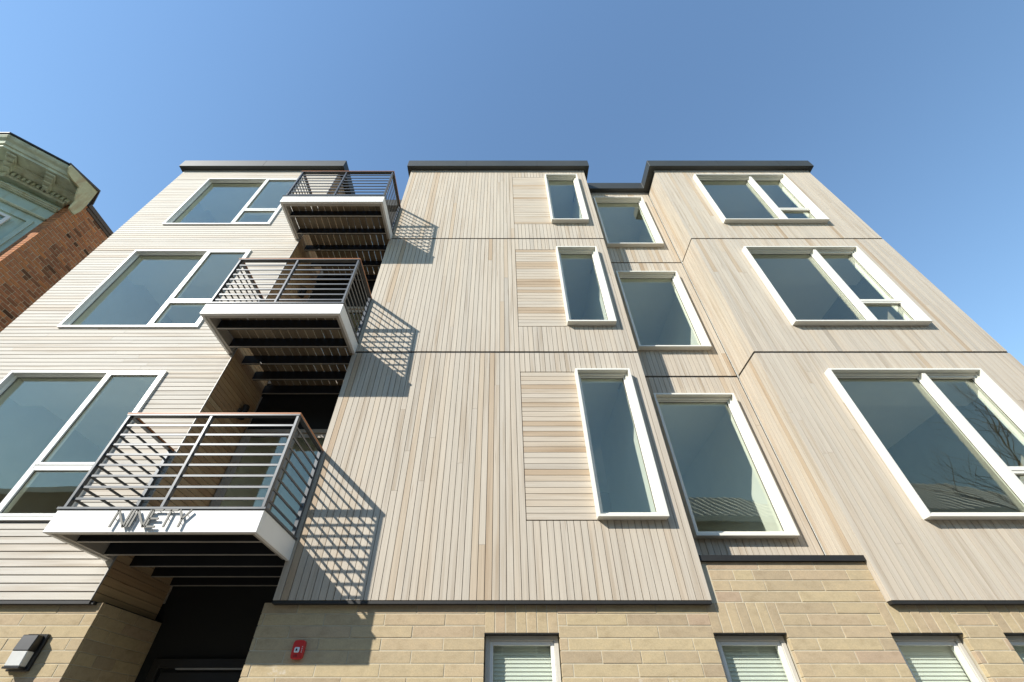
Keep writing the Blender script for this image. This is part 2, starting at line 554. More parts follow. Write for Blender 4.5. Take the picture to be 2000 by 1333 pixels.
# slatted infill panels beside the centre windows
for z0, z1 in PAN_Z:
    n = round((z1 - z0 - 0.02) / PITCHB)
    p = (z1 - z0 - 0.02) / n
    for i in range(n):
        a = z0 + 0.008 + i * p
        lo, hi = (0.301, Y0 - 0.001, a + GAP / 2), (CX0 - 0.001, Y0 + TH, a + p - GAP / 2)
        piece('panel_slat', lo, hi, 'cedar_slat', sheath_c, min(1.0, tone(0.28) + 0.12),
              [(lo[0], Y0, lo[2]), (hi[0], Y0, lo[2]), (hi[0], Y0, hi[2]), (lo[0], Y0, hi[2])])
# horizontal boards of the left hand block
nrow = round((ZT - ZB) / PITCHB)
pr_ = (ZT - ZB) / nrow
for i in range(nrow):
    a = ZB + i * pr_
    for r in board_rects([(XLL, XLR, a + HGAP / 2, a + pr_ - HGAP / 2)], OPS_L):
        cuts = [r[0], r[1]]
        if r[1] - r[0] > 2.2 and R.random() < 0.75:
            cuts.insert(1, R.uniform(r[0] + 0.4, r[1] - 0.4))
        for c0, c1 in zip(cuts, cuts[1:]):
            lo, hi = (c0 + 0.0012, Y0, r[2]), (c1 - 0.0012, Y0 + TH, r[3])
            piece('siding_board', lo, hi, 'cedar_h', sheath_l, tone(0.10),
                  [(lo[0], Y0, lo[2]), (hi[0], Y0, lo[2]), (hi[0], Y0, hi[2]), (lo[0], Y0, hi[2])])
    # the same courses run back into the entrance recess
    lo, hi = (XLR - TH, Y0 + TH + 0.001, a + GAP / 2), (XLR, YB - 0.02, a + pr_ - GAP / 2)
    ar = screen_area([(XLR, lo[1], lo[2]), (XLR, hi[1], lo[2]), (XLR, hi[1], hi[2]), (XLR, lo[1], hi[2])])
    PIECES['siding_board'].append((ar, lo, hi, 'cedar_side', sheath_l, R.random()))

for kind, lst in PIECES.items():
    lst.sort(key=lambda q: -q[0])
    for ar, lo, hi, mat, par, tn in lst[:298]:
        box(kind, lo, hi, mat, par, tone=tn)
    rest = {}
    for ar, lo, hi, mat, par, tn in lst[298:]:
        rest.setdefault(mat, Mb()).box(lo, hi, tn)
    for mat, mb in rest.items():
        o = mb.build(kind + 's', mat, bld, loc=(0, 5, ZB))
        tag(o, kind='stuff')

# dark seams between the storeys, drip flashings, top strips
def seam(x0, x1, z, y):
    box('seam_flashing', (x0, y + 0.013, z - SG + 0.001), (x1, y + 0.02, z + SG - 0.001), 'black', bld)
for z in (ZS1, ZS2):
    seam(XCL + 0.001, XCR - 0.001, z, Y0)
    seam(XCR + 0.002, XRL - 0.002, z, YR)
    seam(XRL + 0.001, XRR - 0.001, z, Y0)
    box('seam_flashing', (XRL + 0.013, Y0 + 0.021, z - SG + 0.001), (XRL + 0.02, YR + 0.003, z + SG - 0.001), 'black', bld)
for a, b in ((XLL, XLR), (XCL, XCR), (XRL, XRR)):
    box('drip_flashing', (a + 0.004, Y0 + 0.006, ZB - 0.030), (b - 0.004, 5.13, ZB - 0.001), 'flash', bld)
    box('top_strip', (a + 0.002, Y0 - 0.006, ZT + 0.002), (b - 0.002, Y0 + 0.03, ZT + 0.085), 'strip', bld)
box('top_strip', (XCR + 0.002, YR - 0.006, ZT + 0.002), (XRL - 0.002, YR + 0.03, ZT + 0.085), 'strip', bld)
box('corner_bead', (XLR - 0.004, Y0 - 0.003, ZB + 0.001), (XLR + 0.003, Y0 + TH, ZT), 'strip', bld)

# copings -------------------------------------------------------------------
ZC0, ZC1 = 12.505, 12.83
def coping(name, pts):
    """plan polyline of the outer face (street side to the right of travel), thickness goes inwards"""
    mb = Mb()
    inner = []
    P = [Vector((x, y)) for x, y in pts]
    n = len(P)
    for i in range(n):
        ds = []
        if i > 0: ds.append((P[i] - P[i - 1]).normalized())
        if i < n - 1: ds.append((P[i + 1] - P[i]).normalized())
        ns = [Vector((-d.y, d.x)) for d in ds]
        v = ns[0] if len(ns) == 1 else (ns[0] + ns[1]) / (1 + ns[0].dot(ns[1]))
        inner.append(P[i] + v * 0.34)
    rings = [[(p.x, p.y, ZC0), (q.x, q.y, ZC0), (q.x, q.y, ZC1 - 0.02), (p.x, p.y, ZC1)] for p, q in zip(P, inner)]
    mb.sweep(rings)
    return mb.build(name, 'coping', bld, loc=(pts[0][0], pts[0][1], ZC0), bevel=0.006)
coping('roof_coping', [(-8.375, 9.0), (-8.375, 4.872), (-4.091, 4.872), (-4.091, 5.99), (-2.436, 5.99), (-2.436, 4.872),
                       (2.299, 4.872), (2.299, 5.49), (3.872, 5.49), (3.872, 4.872), (8.152, 4.872), (8.152, 9.0)])
for x in (-6.2, -0.9, 0.95, 5.7, 7.3):
    box('coping_joint', (x - 0.002, 4.8695, ZC0 - 0.002), (x + 0.002, 4.8735, ZC1 - 0.004), 'flash', bld)
# main body behind the cladding: side walls, roof, floors, partitions
body = Mb()
body.box((XLL + 0.02, 5.02, 0.0), (XLL + 0.2, 10.0, 12.5))
body.box((XRR - 0.2, 5.2, 0.0), (XRR - 0.02, 10.0, 12.5))
body.box((XLL + 0.02, 9.8, 0.0), (XRR - 0.02, 10.0, 12.5))
body.build('outer_wall', 'fascia_in', bld, loc=(0, 9.8, 0))
roof = Mb()
roof.box((XLL + 0.03, YB + 0.1, 12.40), (XRR - 0.03, 9.8, 12.5))
roof.box((XLL + 0.03, 5.2, 12.401), (XLR - 0.03, YB + 0.1, 12.501))
roof.box((XCL + 0.03, 5.2, 12.401), (XCR - 0.03, YB + 0.1, 12.501))
roof.box((XCR - 0.03, YR + 0.2, 12.399), (XRL + 0.03, YB + 0.1, 12.499))
roof.box((XRL + 0.03, 5.2, 12.401), (XRR - 0.03, YB + 0.1, 12.501))
roof.build('flat_roof', 'flash', bld, loc=(0, 8, 12.4))
for lv, (zf, zc) in enumerate(((2.75, 5.93), (6.12, 9.14), (9.34, 12.34))):
    fl = Mb(); fl.box((XLL + 0.2, YB + 0.16, zf - 0.12), (XRR - 0.2, 9.8, zf))
    for a, b in ((XLL + 0.2, XLR - 0.05), (XCL + 0.05, XCR - 0.2), (XRL + 0.05, XRR - 0.2)):
        fl.box((a, 5.195, zf - 0.1201), (b, YB + 0.16, zf - 0.0001))
    fl.box((XCR - 0.2, 5.83, zf - 0.1202), (XRL + 0.05, YB + 0.16, zf - 0.0002))
    fl.build('storey_floor', 'floor_in', bld, loc=(0, 8, zf))
    ce = Mb(); ce.box((XLL + 0.2, YB + 0.16, zc), (XRR - 0.2, 9.8, zc + 0.06))
    for a, b in ((XLL + 0.2, XLR - 0.05), (XCL + 0.05, XCR - 0.2), (XRL + 0.05, XRR - 0.2)):
        ce.box((a, 5.195, zc + 0.0001), (b, YB + 0.16, zc + 0.0601))
    ce.box((XCR - 0.2, 5.83, zc + 0.0002), (XRL + 0.05, YB + 0.16, zc + 0.0602))
    for a, b, y in ((XRL + 0.2, XRR - 0.2, 5.195), (XLL + 0.2, XLR - 0.2, 5.195)):
        ce.box((a, y, zc - 0.20), (b, y + 0.75, zc + 0.0003))
    ce.build('room_ceiling', 'paint_in', bld, loc=(0, 8, zc))
    pa = Mb()
    for x in (XLR - 0.17, XCL + 0.05):
        pa.box((x, 5.196, zf), (x + 0.12, 9.8, zc))
    pa.box((XCR - 0.17, 5.196, zf), (XCR - 0.03, 7.6, zc))
    pa.box((XRL + 0.04, 5.196, zf), (XRL + 0.16, 9.8, zc))
    pa.box((-0.6, 5.196, zf), (-0.5, 8.0, zc))
    pa.build('partition_wall', 'paint_in', bld, loc=(0, 8, zf))

# windows -------------------------------------------------------------------
def ring(mb, x0, x1, z0, z1, y0, y1, w):
    mb.box((x0, y0, z0), (x0 + w, y1, z1))
    mb.box((x1 - w, y0, z0), (x1, y1, z1))
    mb.box((x0 + w, y0, z0), (x1 - w, y1, z0 + w))
    mb.box((x0 + w, y0, z1 - w), (x1 - w, y1, z1))

def pane(x0, x1, z0, z1, y, parent):
    box('pane', (x0 - 0.004, y, z0 - 0.004), (x1 + 0.004, y + 0.008, z1 + 0.004), 'glass', parent)

def gasket(x0, x1, z0, z1, y, parent):
    f = Mb(); ring(f, x0 + 0.0002, x1 - 0.0002, z0 + 0.0002, z1 - 0.0002, y - 0.006, y - 0.0005, 0.0065)
    f.build('gasket', 'joist', parent, loc=((x0 + x1) / 2, y, z0))

def boxed_window(x0, x1, z0, z1, y, split=None):
    """window in a projecting box frame; y is the wall face"""
    f = Mb(); ring(f, x0, x1, z0, z1, y - 0.107, y + 0.045, 0.030)
    w = f.build('window', 'cream', bld, loc=((x0 + x1) / 2, y, z0), bevel=0.002)
    i0, i1, k0, k1 = x0 + 0.030, x1 - 0.030, z0 + 0.030, z1 - 0.030
    f = Mb(); ring(f, i0 + 0.0005, i1 - 0.0005, k0 + 0.0005, k1 - 0.0005, y - 0.032, y + 0.075, 0.034)
    f.build('frame', 'cream', w, loc=((x0 + x1) / 2, y, z0), bevel=0.002)
    i0 += 0.0345; i1 -= 0.0345; k0 += 0.0345; k1 -= 0.0345
    bays = [(i0, i1, k0, k1)]
    if split:
        mx, tz = split
        box('mullion', (mx - 0.028, y - 0.068, k0 - 0.002), (mx + 0.028, y + 0.07, k1 + 0.002), 'cream', w, bevel=0.003)
        box('transom', (mx + 0.0285, y - 0.02, tz - 0.012), (i1, y + 0.07, tz + 0.012), 'cream', w, bevel=0.003)
        bays = [(i0, mx - 0.0285, k0, k1), (mx + 0.0285, i1, tz + 0.0125, k1), (mx + 0.0285, i1, k0, tz - 0.0125)]
    for n, (a, b, c, d) in enumerate(bays):
        f = Mb(); ring(f, a, b, c, d, y + (0.004 if n == 0 else -0.012), y + 0.06, 0.024 if n == 0 else 0.036)
        f.build('sash', 'cream', w, loc=((a + b) / 2, y, c), bevel=0.002)
        s = 0.024 if n == 0 else 0.036
        pane(a + s, b - s, c + s, d - s, y + 0.034, w)
        gasket(a + s, b - s, c + s, d - s, y + 0.034, w)

for (z0, z1) in WIN_Z:
    boxed_window(CX0, CX1, z0, z1, Y0)
    boxed_window(RX0, RX1, z0, z1, YR)
    boxed_window(GX0, GX1, z0, z1, Y0, (6.318, z0 + 0.615))

def flush_window(x0, x1, z0, z1, y, mx, tz):
    f = Mb(); ring(f, x0, x1, z0, z1, y - 0.032, y + 0.10, 0.038)
    w = f.build('window', 'white', bld, loc=((x0 + x1) / 2, y, z0), bevel=0.002)
    a, b, c, d = x0 + 0.0385, x1 - 0.0385, z0 + 0.0385, z1 - 0.0385
    box('mullion', (mx - 0.022, y - 0.024, c - 0.002), (mx + 0.022, y + 0.10, d + 0.002), 'white', w, bevel=0.002)
    box('transom', (mx + 0.0225, y - 0.020, tz - 0.014), (b, y + 0.10, tz + 0.014), 'white', w, bevel=0.002)
    f = Mb(); ring(f, a, mx - 0.0225, c, d, y + 0.062, y + 0.10, 0.016)
    f.build('bead', 'white', w, loc=((a + mx) / 2, y, c), bevel=0.002)
    pane(a + 0.016, mx - 0.0385, c + 0.016, d - 0.016, y + 0.078, w)
    gasket(a + 0.016, mx - 0.0385, c + 0.016, d - 0.016, y + 0.078, w)
    for (p, q, r, s) in ((mx + 0.0225, b, tz + 0.0145, d), (mx + 0.0225, b, c, tz - 0.0145)):
        f = Mb(); ring(f, p + 0.004, q - 0.004, r + 0.004, s - 0.004, y - 0.028, y + 0.04, 0.038)
        f.build('sash', 'white', w, loc=((p + q) / 2, y, r), bevel=0.003)
        pane(p + 0.042, q - 0.042, r + 0.042, s - 0.042, y - 0.002, w)
        gasket(p + 0.042, q - 0.042, r + 0.042, s - 0.042, y - 0.002, w)
for (z0, z1), tz in zip(LWZ, (4.142, 7.306, 10.47)):
    flush_window(LX0, LX1, z0, z1, Y0, -5.915, tz)

# entrance recess -----------------------------------------------------------
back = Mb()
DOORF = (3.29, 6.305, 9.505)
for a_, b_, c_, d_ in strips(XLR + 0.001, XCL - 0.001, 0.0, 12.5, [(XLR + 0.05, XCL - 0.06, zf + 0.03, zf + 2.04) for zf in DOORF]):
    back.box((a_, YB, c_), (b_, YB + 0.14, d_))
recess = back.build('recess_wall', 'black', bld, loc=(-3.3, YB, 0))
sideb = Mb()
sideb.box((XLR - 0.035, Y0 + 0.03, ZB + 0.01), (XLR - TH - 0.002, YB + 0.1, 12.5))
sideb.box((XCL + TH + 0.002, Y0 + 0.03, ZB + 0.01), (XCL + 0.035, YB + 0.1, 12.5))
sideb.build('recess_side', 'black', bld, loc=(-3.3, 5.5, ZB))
for z0, z1 in BANDS:
    box('jamb_trim', (XLR - 0.012, YB - 0.02, z0 + 0.2), (XLR + 0.016, YB - 0.001, z1 - 0.05), 'taupe', bld)
def glazed_door(zf):
    x0, x1, z0, z1 = XLR + 0.02, XCL - 0.03, zf, zf + 2.07
    f = Mb(); ring(f, x0, x1, z0, z1, YB - 0.05, YB - 0.001, 0.065)
    d = f.build('balcony_door', 'taupe', bld, loc=(-3.3, YB, z0), bevel=0.002)
    mid = -3.36
    for a, b, y in ((x0 + 0.067, mid + 0.04, YB - 0.045), (mid - 0.04, x1 - 0.067, YB - 0.022)):
        f = Mb(); ring(f, a, b, z0 + 0.067, z1 - 0.067, y, y + 0.02, 0.075)
        f.build('leaf_frame', 'taupe', d, loc=(a, YB, z0), bevel=0.002)
        pane(a + 0.075, b - 0.075, z0 + 0.142, z1 - 0.142, y + 0.004, d)
for zf in (3.29, 6.305, 9.505):
    glazed_door(zf)
# ground floor entrance door
dr = box('entrance_door', (-3.86, YB - 0.03, 0.05), (-2.80, YB - 0.001, 2.19), 'lampblack', bld, bevel=0.004)
box('door_drip', (-3.70, YB - 0.055, 2.212), (-2.50, YB - 0.001, 2.226), 'strip', dr)
fr_ = Mb(); ring(fr_, -3.98, -2.52, 0.0, 2.312, YB - 0.06, YB - 0.0005, 0.085)
fr_.build('door_frame', 'lampblack', dr, loc=(-3.3, YB, 0), bevel=0.003)
box('door_handle', (-2.98, YB - 0.09, 0.95), (-2.95, YB - 0.03, 1.25), 'steel', dr, bevel=0.004)

# balconies -----------------------------------------------------------------
BX0, BX1, BY = -4.312, -2.300, 4.130
def balcony(z0, deck_mat, dark=False):
    zt = z0 + 0.212
    f = Mb()
    f.box((BX0, BY, z0), (BX1, BY + 0.045, zt))
    f.box((BX0, BY + 0.0451, z0), (BX0 + 0.04, Y0 - 0.004, zt))
    f.box((BX1 - 0.04, BY + 0.0451, z0), (BX1, Y0 - 0.004, zt))
    b = f.build('balcony', 'fascia', bld, loc=((BX0 + BX1) / 2, BY, z0), bevel=0.003)
    f = Mb()
    f.box((BX0 + 0.0405, BY + 0.0455, z0 + 0.012), (BX1 - 0.0405, BY + 0.105, zt - 0.03))
    f.box((BX0 + 0.0405, BY + 0.1055, z0 + 0.014), (BX0 + 0.085, Y0 - 0.006, zt - 0.03))
    f.box((BX1 - 0.085, BY + 0.1055, z0 + 0.014), (BX1 - 0.0405, Y0 - 0.006, zt - 0.03))
    f.build('edge_beam', 'fascia_in' if not dark else 'fascia_in', b, loc=((BX0 + BX1) / 2, BY, z0), bevel=0.003)
    # cap that runs round the top of the fascia
    f = Mb()
    f.box((BX0 - 0.012, BY - 0.014, zt + 0.001), (BX1 + 0.012, BY + 0.06, zt + 0.026))
    f.box((BX0 - 0.012, BY + 0.0601, zt + 0.001), (BX0 + 0.05, Y0 - 0.004, zt + 0.026))
    f.box((BX1 - 0.05, BY + 0.0601, zt + 0.001), (BX1 + 0.012, Y0 - 0.004, zt + 0.026))
    f.build('edge_cap', 'steel', b, loc=((BX0 + BX1) / 2, BY, zt), bevel=0.003)
    jx0, jx1 = XLR + 0.004, XCL - 0.004
    for i, y in enumerate((4.44, 4.84, 5.25, 5.66, 6.06)):
        a, c = (BX0 + 0.087, BX1 - 0.087) if y < 4.99 else (jx0, jx1)
        jo = box('joist', (a, y, z0 + 0.0245), (c, y + 0.045, zt - 0.0228), 'joist', b)
        box('joist_strip', (a, y + 0.001, z0 + 0.018), (c, y + 0.026, z0 + 0.024), 'fascia_in', b)  # thin paler strip along the underside of each joist
    # deck boards front to back with open gaps
    n = 14
    p = (BX1 - BX0 - 0.19) / n
    for i in range(n):
        a = BX0 + 0.095 + i * p
        y1 = YB - 0.06
        a2, b2 = a + 0.008, a + p - 0.008
        if i == 0: a2 = BX0 + 0.0855
        if i == n - 1: b2 = BX1 - 0.0855
        if a2 < jx0 or b2 > jx1: y1 = Y0 - 0.01
        box('deck_board', (a2, BY + 0.062, zt - 0.020), (b2, y1, zt - 0.002), deck_mat, b, tone=R.random())
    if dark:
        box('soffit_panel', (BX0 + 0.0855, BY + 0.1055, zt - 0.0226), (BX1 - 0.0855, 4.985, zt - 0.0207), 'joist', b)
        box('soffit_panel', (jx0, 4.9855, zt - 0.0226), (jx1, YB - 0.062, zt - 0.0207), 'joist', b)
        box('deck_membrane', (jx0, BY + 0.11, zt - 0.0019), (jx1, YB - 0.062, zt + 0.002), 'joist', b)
    # guard rail
    zr = z0 + 1.302
    for x in (BX0 + 0.035, -3.33, BX1 - 0.035):
        box('post', (x - 0.016, BY + 0.008, zt + 0.0265), (x + 0.016, BY + 0.058, zr), 'steel', b, bevel=0.003)
    for x in (BX0 + 0.035, BX1 - 0.035):
        box('post', (x - 0.022, Y0 - 0.056, zt + 0.0265), (x + 0.022, Y0 - 0.012, zr), 'steel', b, bevel=0.003)
    for k in range(8):
        z = z0 + 0.335 + 0.1213 * k
        box('rail_bar', (BX0 + 0.0515, BY + 0.026, z - 0.011), (BX1 - 0.0515, BY + 0.040, z + 0.011), 'steel', b)
        for x in (BX0 + 0.035, BX1 - 0.035):
            box('rail_bar', (x - 0.006, BY + 0.0585, z - 0.011), (x + 0.006, Y0 - 0.0565, z + 0.011), 'steel', b)
    f = Mb()
    f.box((BX0 + 0.01, BY + 0.002, zr + 0.0005), (BX1 - 0.01, BY + 0.066, zr + 0.012))
    for x in (BX0 + 0.035, BX1 - 0.035):
        f.box((x - 0.026, BY + 0.0661, zr + 0.0005), (x + 0.026, Y0 - 0.004, zr + 0.012))
    f.build('top_rail', 'steel', b, loc=(-3.3, BY, zr))
    f = Mb()
    f.box((BX0 + 0.004, BY - 0.003, zr + 0.0125), (BX1 - 0.004, BY + 0.070, zr + 0.036))
    for x in (BX0 + 0.035, BX1 - 0.035):
        f.box((x - 0.031, BY + 0.0705, zr + 0.0125), (x + 0.031, Y0 - 0.003, zr + 0.036))
    f.build('handrail', 'handrail', b, loc=(-3.3, BY, zr), bevel=0.006)
    return b
for z0, d in ((3.042, True), (6.062, False), (9.262, False)):
    balcony(z0, 'deck', d)

# brick ground floor ----------------------------------------------------------
YM = 5.07
CH, BL, BJ = 0.1025, 0.6145, 0.0075
ZK = 2.664
PIER_L, PIER_R = -4.125, -2.452
GWIN = [(-0.160, 0.582), (2.120, 2.850), (3.885, 4.607), (5.010, 5.735), (6.55, 7.28)]
GWZ = (0.95, 2.398)
mort = Mb()
gops = [(a - 0.006, b + 0.006, GWZ[0], GWZ[1] + 0.006) for a, b in GWIN]
for a, b, c, d in strips(XLL, PIER_L, 0, ZK, []) + strips(PIER_R, XRR, 0, ZK, gops):
    mort.box((a + (0.006 if a in (PIER_R,) else 0), YM + 0.004, c), (b - (0.006 if b in (PIER_L,) else 0), YM + 0.20, d - 0.001))
mort.box((XCR + 0.002, YM + 0.0041, ZK), (XRL - 0.002, YR + 0.02, 3.055))
mort.box((PIER_L - 0.2, YM + 0.2001, 0), (PIER_L - 0.006, YB + 0.14, ZK - 0.002))
mort.box((PIER_R + 0.006, YM + 0.2001, 0), (PIER_R + 0.2, YB + 0.14, ZK - 0.002))
bw = mort.build('brick_wall', 'mortar', bld, loc=(0, YM, 0))

def brick(lo, hi, tn=None):
    tn = R.random() if tn is None else tn
    j = R.uniform(-0.0018, 0.0018)
    box('brick', (lo[0], lo[1] + j, lo[2]), (hi[0], hi[1] + j, hi[2]), 'buff', bw, bevel=0.003, tone=tn)

low = Mb()
def brick_row(k, x0, x1, z0, z1, off, blocks):
    """one course between x0 and x1; blocks are x ranges to leave free"""
    edges = [x0] + sorted(v for b in blocks for v in b if x0 < v < x1) + [x1]
    free = []
    for a, b in zip(edges, edges[1:]):
        m = (a + b) / 2
        if not any(p < m < q for p, q in blocks):
            free.append((a, b))
    for a, b in free:
        n0 = math.floor((a - off) / BL)
        x = off + n0 * BL
        while x < b:
            p, q = max(a, x), min(b, x + BL)
            x += BL
            if q - p < 0.03:
                continue
            qq = q - (BJ if q < b - 1e-6 else 0.001)
            if z1 > 1.72:
                if q - p > 0.5 and R.random() < 0.12:
                    h = p + (q - p) * R.choice((0.34, 0.5, 0.62))
                    brick((p, YM, z0 + BJ), (h - BJ, YM + 0.05, z1))
                    brick((h, YM, z0 + BJ), (qq, YM + 0.05, z1))
                else:
                    brick((p, YM, z0 + BJ), (qq, YM + 0.05, z1))
            else:
                low.box((p, YM, z0 + BJ), (qq, YM + 0.05, z1), R.random())

for k in range(-4, 26):
    z1 = ZK - k * CH
    z0 = z1 - CH
    if k < 0:
        if z0 > 3.03: continue
        brick_row(k, XCR + 0.09, XRL - 0.003, z0, min(z1, 3.055), 0.68 if k % 2 else 0.978, [])
        continue
    off = 0.978 if k % 2 == 0 else 0.68
    if k in (0,): off = 0.978
    off = off + R.uniform(-0.02, 0.02)
    bl = [(a, b) for a, b in GWIN] if z0 < 2.6 and z1 > GWZ[0] else []
    if k == 0:
        bl = [(a, b) for a, b in GWIN]
    brick_row(k, XLL + 0.003, PIER_L, z0, z1, off, [])
    brick_row(k, PIER_R, XRR - 0.003, z0, z1, off, bl)
    # return face of the left pier
    y = YM + 0.0505
    step = 0.42 if k % 2 else 0.25
    while y < YB:
        e = min(YB, y + step)
        if z1 > 1.72:
            j = R.uniform(-0.0015, 0.0015)
            box('brick', (PIER_L - 0.05 + j, y, z0 + BJ), (PIER_L + j, e - BJ, z1), 'buff', bw, bevel=0.003, tone=R.random())
        else:
            low.box((PIER_L - 0.05, y, z0 + BJ), (PIER_L, e - BJ, z1), R.random())
        y = e
        step = R.choice((0.44, 0.5, 0.3))
for a, b in GWIN:                                   # soldier courses over the windows
    n = 7
    p = (b - a) / n
    for i in range(n):
        brick((a + i * p + 0.001, YM, GWZ[1] + 0.004), (a + (i + 1) * p - BJ, YM + 0.05, ZK), R.random())
tag(low.build('lower_bricks', 'buff', bld, loc=(0, YM, 0)), kind='stuff')
box('bay_flashing', (XCR + 0.003, YM - 0.035, 3.057), (XRL - 0.003, YR - 0.004, 3.082), 'flash', bld)
box('bay_flashing', (XCR + 0.003, YM - 0.0345, 3.0825), (XRL - 0.003, YM - 0.03, 3.115), 'flash', bld)
box('side_flashing', (PIER_L - 0.12, Y0 + 0.02, ZB - 0.03), (XLR + 0.03, YB - 0.03, ZB - 0.0015), 'flash', bld)
box('pier_cap', (PIER_L - 0.05, YM + 0.03, ZK + 0.0005), (PIER_L + 0.006, YB, ZK + 0.006), 'flash', bld)
box('pier_cap', (PIER_R - 0.006, YM + 0.03, ZK + 0.0005), (PIER_R + 0.05, YB, ZK + 0.006), 'flash', bld)

POS = ['above which the infill slats stand', '', '', '', '']
BL_LABEL = ['white slatted blind behind the leftmost ground floor window below the timber panel',
            'white slatted blind in the ground floor window under the recessed bay',
            'white slatted blind in the ground floor window below the corner of the right block',
            'white slatted blind in the ground floor window cut by the right edge',
            None]
for (a, b), lab in zip(GWIN, BL_LABEL):
    box('lintel_angle', (a - 0.01, YM + 0.006, GWZ[1] - 0.004), (b + 0.01, YM + 0.19, GWZ[1] + 0.003), 'flash', bld)
    f = Mb(); ring(f, a + 0.006, b - 0.006, GWZ[0], GWZ[1] - 0.006, YM + 0.075, YM + 0.16, 0.042)
    w = f.build('window', 'winbronze', bld, loc=((a + b) / 2, YM, GWZ[0]), bevel=0.003)
    f = Mb(); ring(f, a + 0.0485, b - 0.0485, GWZ[0] + 0.0425, GWZ[1] - 0.0485, YM + 0.095, YM + 0.15, 0.036)
    f.build('sash', 'white', w, loc=((a + b) / 2, YM, GWZ[0]), bevel=0.003)
    pane(a + 0.0845, b - 0.0845, GWZ[0] + 0.08, GWZ[1] - 0.0845, YM + 0.12, w)
    box('sill', (a + 0.002, YM - 0.02, GWZ[0] - 0.06), (b - 0.002, YM + 0.10, GWZ[0] - 0.001), 'strip', w, bevel=0.004)
    if lab:
        bd = empty('window_blind', ((a + b) / 2, YM + 0.19, GWZ[0]))
        tag(bd, lab, 'blind', 'blinds in the ground floor windows')
        box('head_rail', (a + 0.06, YM + 0.172, 2.335), (b - 0.06, YM + 0.208, 2.375), 'blind', bd)
        z = 2.325
        while z > 1.0:
            o = box('slat', (a + 0.062, -0.0185, -0.001), (b - 0.062, 0.0185, 0.001), 'blind', bd)
            o.location = Vector(((a + b) / 2, YM + 0.19, z)) - ORI[bd.name]
            o.rotation_euler = (rad(70), 0, 0)
            z -= 0.032
rm_ = Mb()
rm_.box((PIER_R + 0.2, 9.0, 0.0), (XRR - 0.2, 9.1, 2.6))
rm_.box((PIER_R + 0.2, YM + 0.25, 2.56), (XRR - 0.2, 9.0, 2.6))
rm_.box((PIER_R + 0.2, YM + 0.25, -0.05), (XRR - 0.2, 9.0, 0.0))
rm_.build('ground_room', 'paint_in', bld, loc=(3, 8, 0))

# ------------------------------------------------------------------ things on the walls
sg = empty('house_sign', (-3.35, BY, 3.16))
tag(sg, 'thin grey metal letters spelling NINETY on the white edge of the lowest balcony', 'sign')
def letter(strokes):
    f = Mb()
    w, y0, y1 = 0.0088, BY - 0.034, BY - 0.022
    for (xa, za), (xb, zb) in strokes:
        d = Vector((xb - xa, zb - za)).normalized()
        n = Vector((-d.y, d.x)) * w
        e = d * 0.004
        pts = [(xa - e.x - n.x, za - e.y - n.y), (xb + e.x - n.x, zb + e.y - n.y), (xb + e.x + n.x, zb + e.y + n.y), (xa - e.x + n.x, za - e.y + n.y)]
        f.hexa([(p[0], y0, p[1]) for p in pts] + [(p[0], y1, p[1]) for p in pts])
    for (xa, za), (xb, zb) in strokes:          # stand-off pins into the fascia
        for t in (0.5,):
            x, z = xa + (xb - xa) * t, za + (zb - za) * t
            f.box((x - 0.002, y1 - 0.001, z - 0.002), (x + 0.002, BY + 0.002, z + 0.002))
    f.build('letter', 'letter', sg, loc=(strokes[0][0][0], BY, 3.08))
zl, zh = 3.083, 3.238
letter([((-3.685, zl), (-3.685, zh)), ((-3.685, zh), (-3.560, zl)), ((-3.560, zl), (-3.560, zh))])
letter([((-3.530, zl), (-3.530, zh))])
letter([((-3.498, zl), (-3.498, zh)), ((-3.498, zh), (-3.372, zl)), ((-3.372, zl), (-3.372, zh))])
letter([((-3.346, zl), (-3.346, zh)), ((-3.346, zh), (-3.262, zh)), ((-3.346, 3.158), (-3.268, 3.158)), ((-3.346, zl), (-3.262, zl))])
letter([((-3.240, zh), (-3.118, zh)), ((-3.179, zl), (-3.179, zh))])
letter([((-3.040, zl), (-3.040, 3.155)), ((-3.040, 3.155), (-3.092, zh)), ((-3.040, 3.155), (-2.985, zh))])

wl = empty('wall_light', (-4.565, 5.07, 2.25))
tag(wl, 'black and frosted box lamp on the sunlit brick pier at lower left', 'lamp')
f = Mb(); f.box((-4.672, 5.035, 2.095), (-4.463, 5.069, 2.388)); f.build('back_plate', 'lampblack', wl, loc=(-4.565, 5.05, 2.1), bevel=0.006)
def wedge(name, mat, x0, x1, z0, z1, y0, y1, yb, par, bev=0.006):
    f = Mb()
    f.hexa([(x0, y0, z0), (x1, y0, z0), (x1, yb, z0), (x0, yb, z0), (x0, y1, z1), (x1, y1, z1), (x1, yb, z1), (x0, yb, z1)])
    return f.build(name, mat, par, loc=((x0 + x1) / 2, yb, z0), bevel=bev)
wedge('housing', 'lampblack', -4.645, -4.490, 2.243, 2.372, 4.945, 4.962, 5.0345, wl)
wedge('lens', 'lens', -4.642, -4.493, 2.125, 2.2425, 4.958, 4.950, 5.0345, wl)
wedge('lower_rim', 'lampblack', -4.648, -4.487, 2.108, 2.1245, 4.955, 4.955, 5.0345, wl, 0.003)

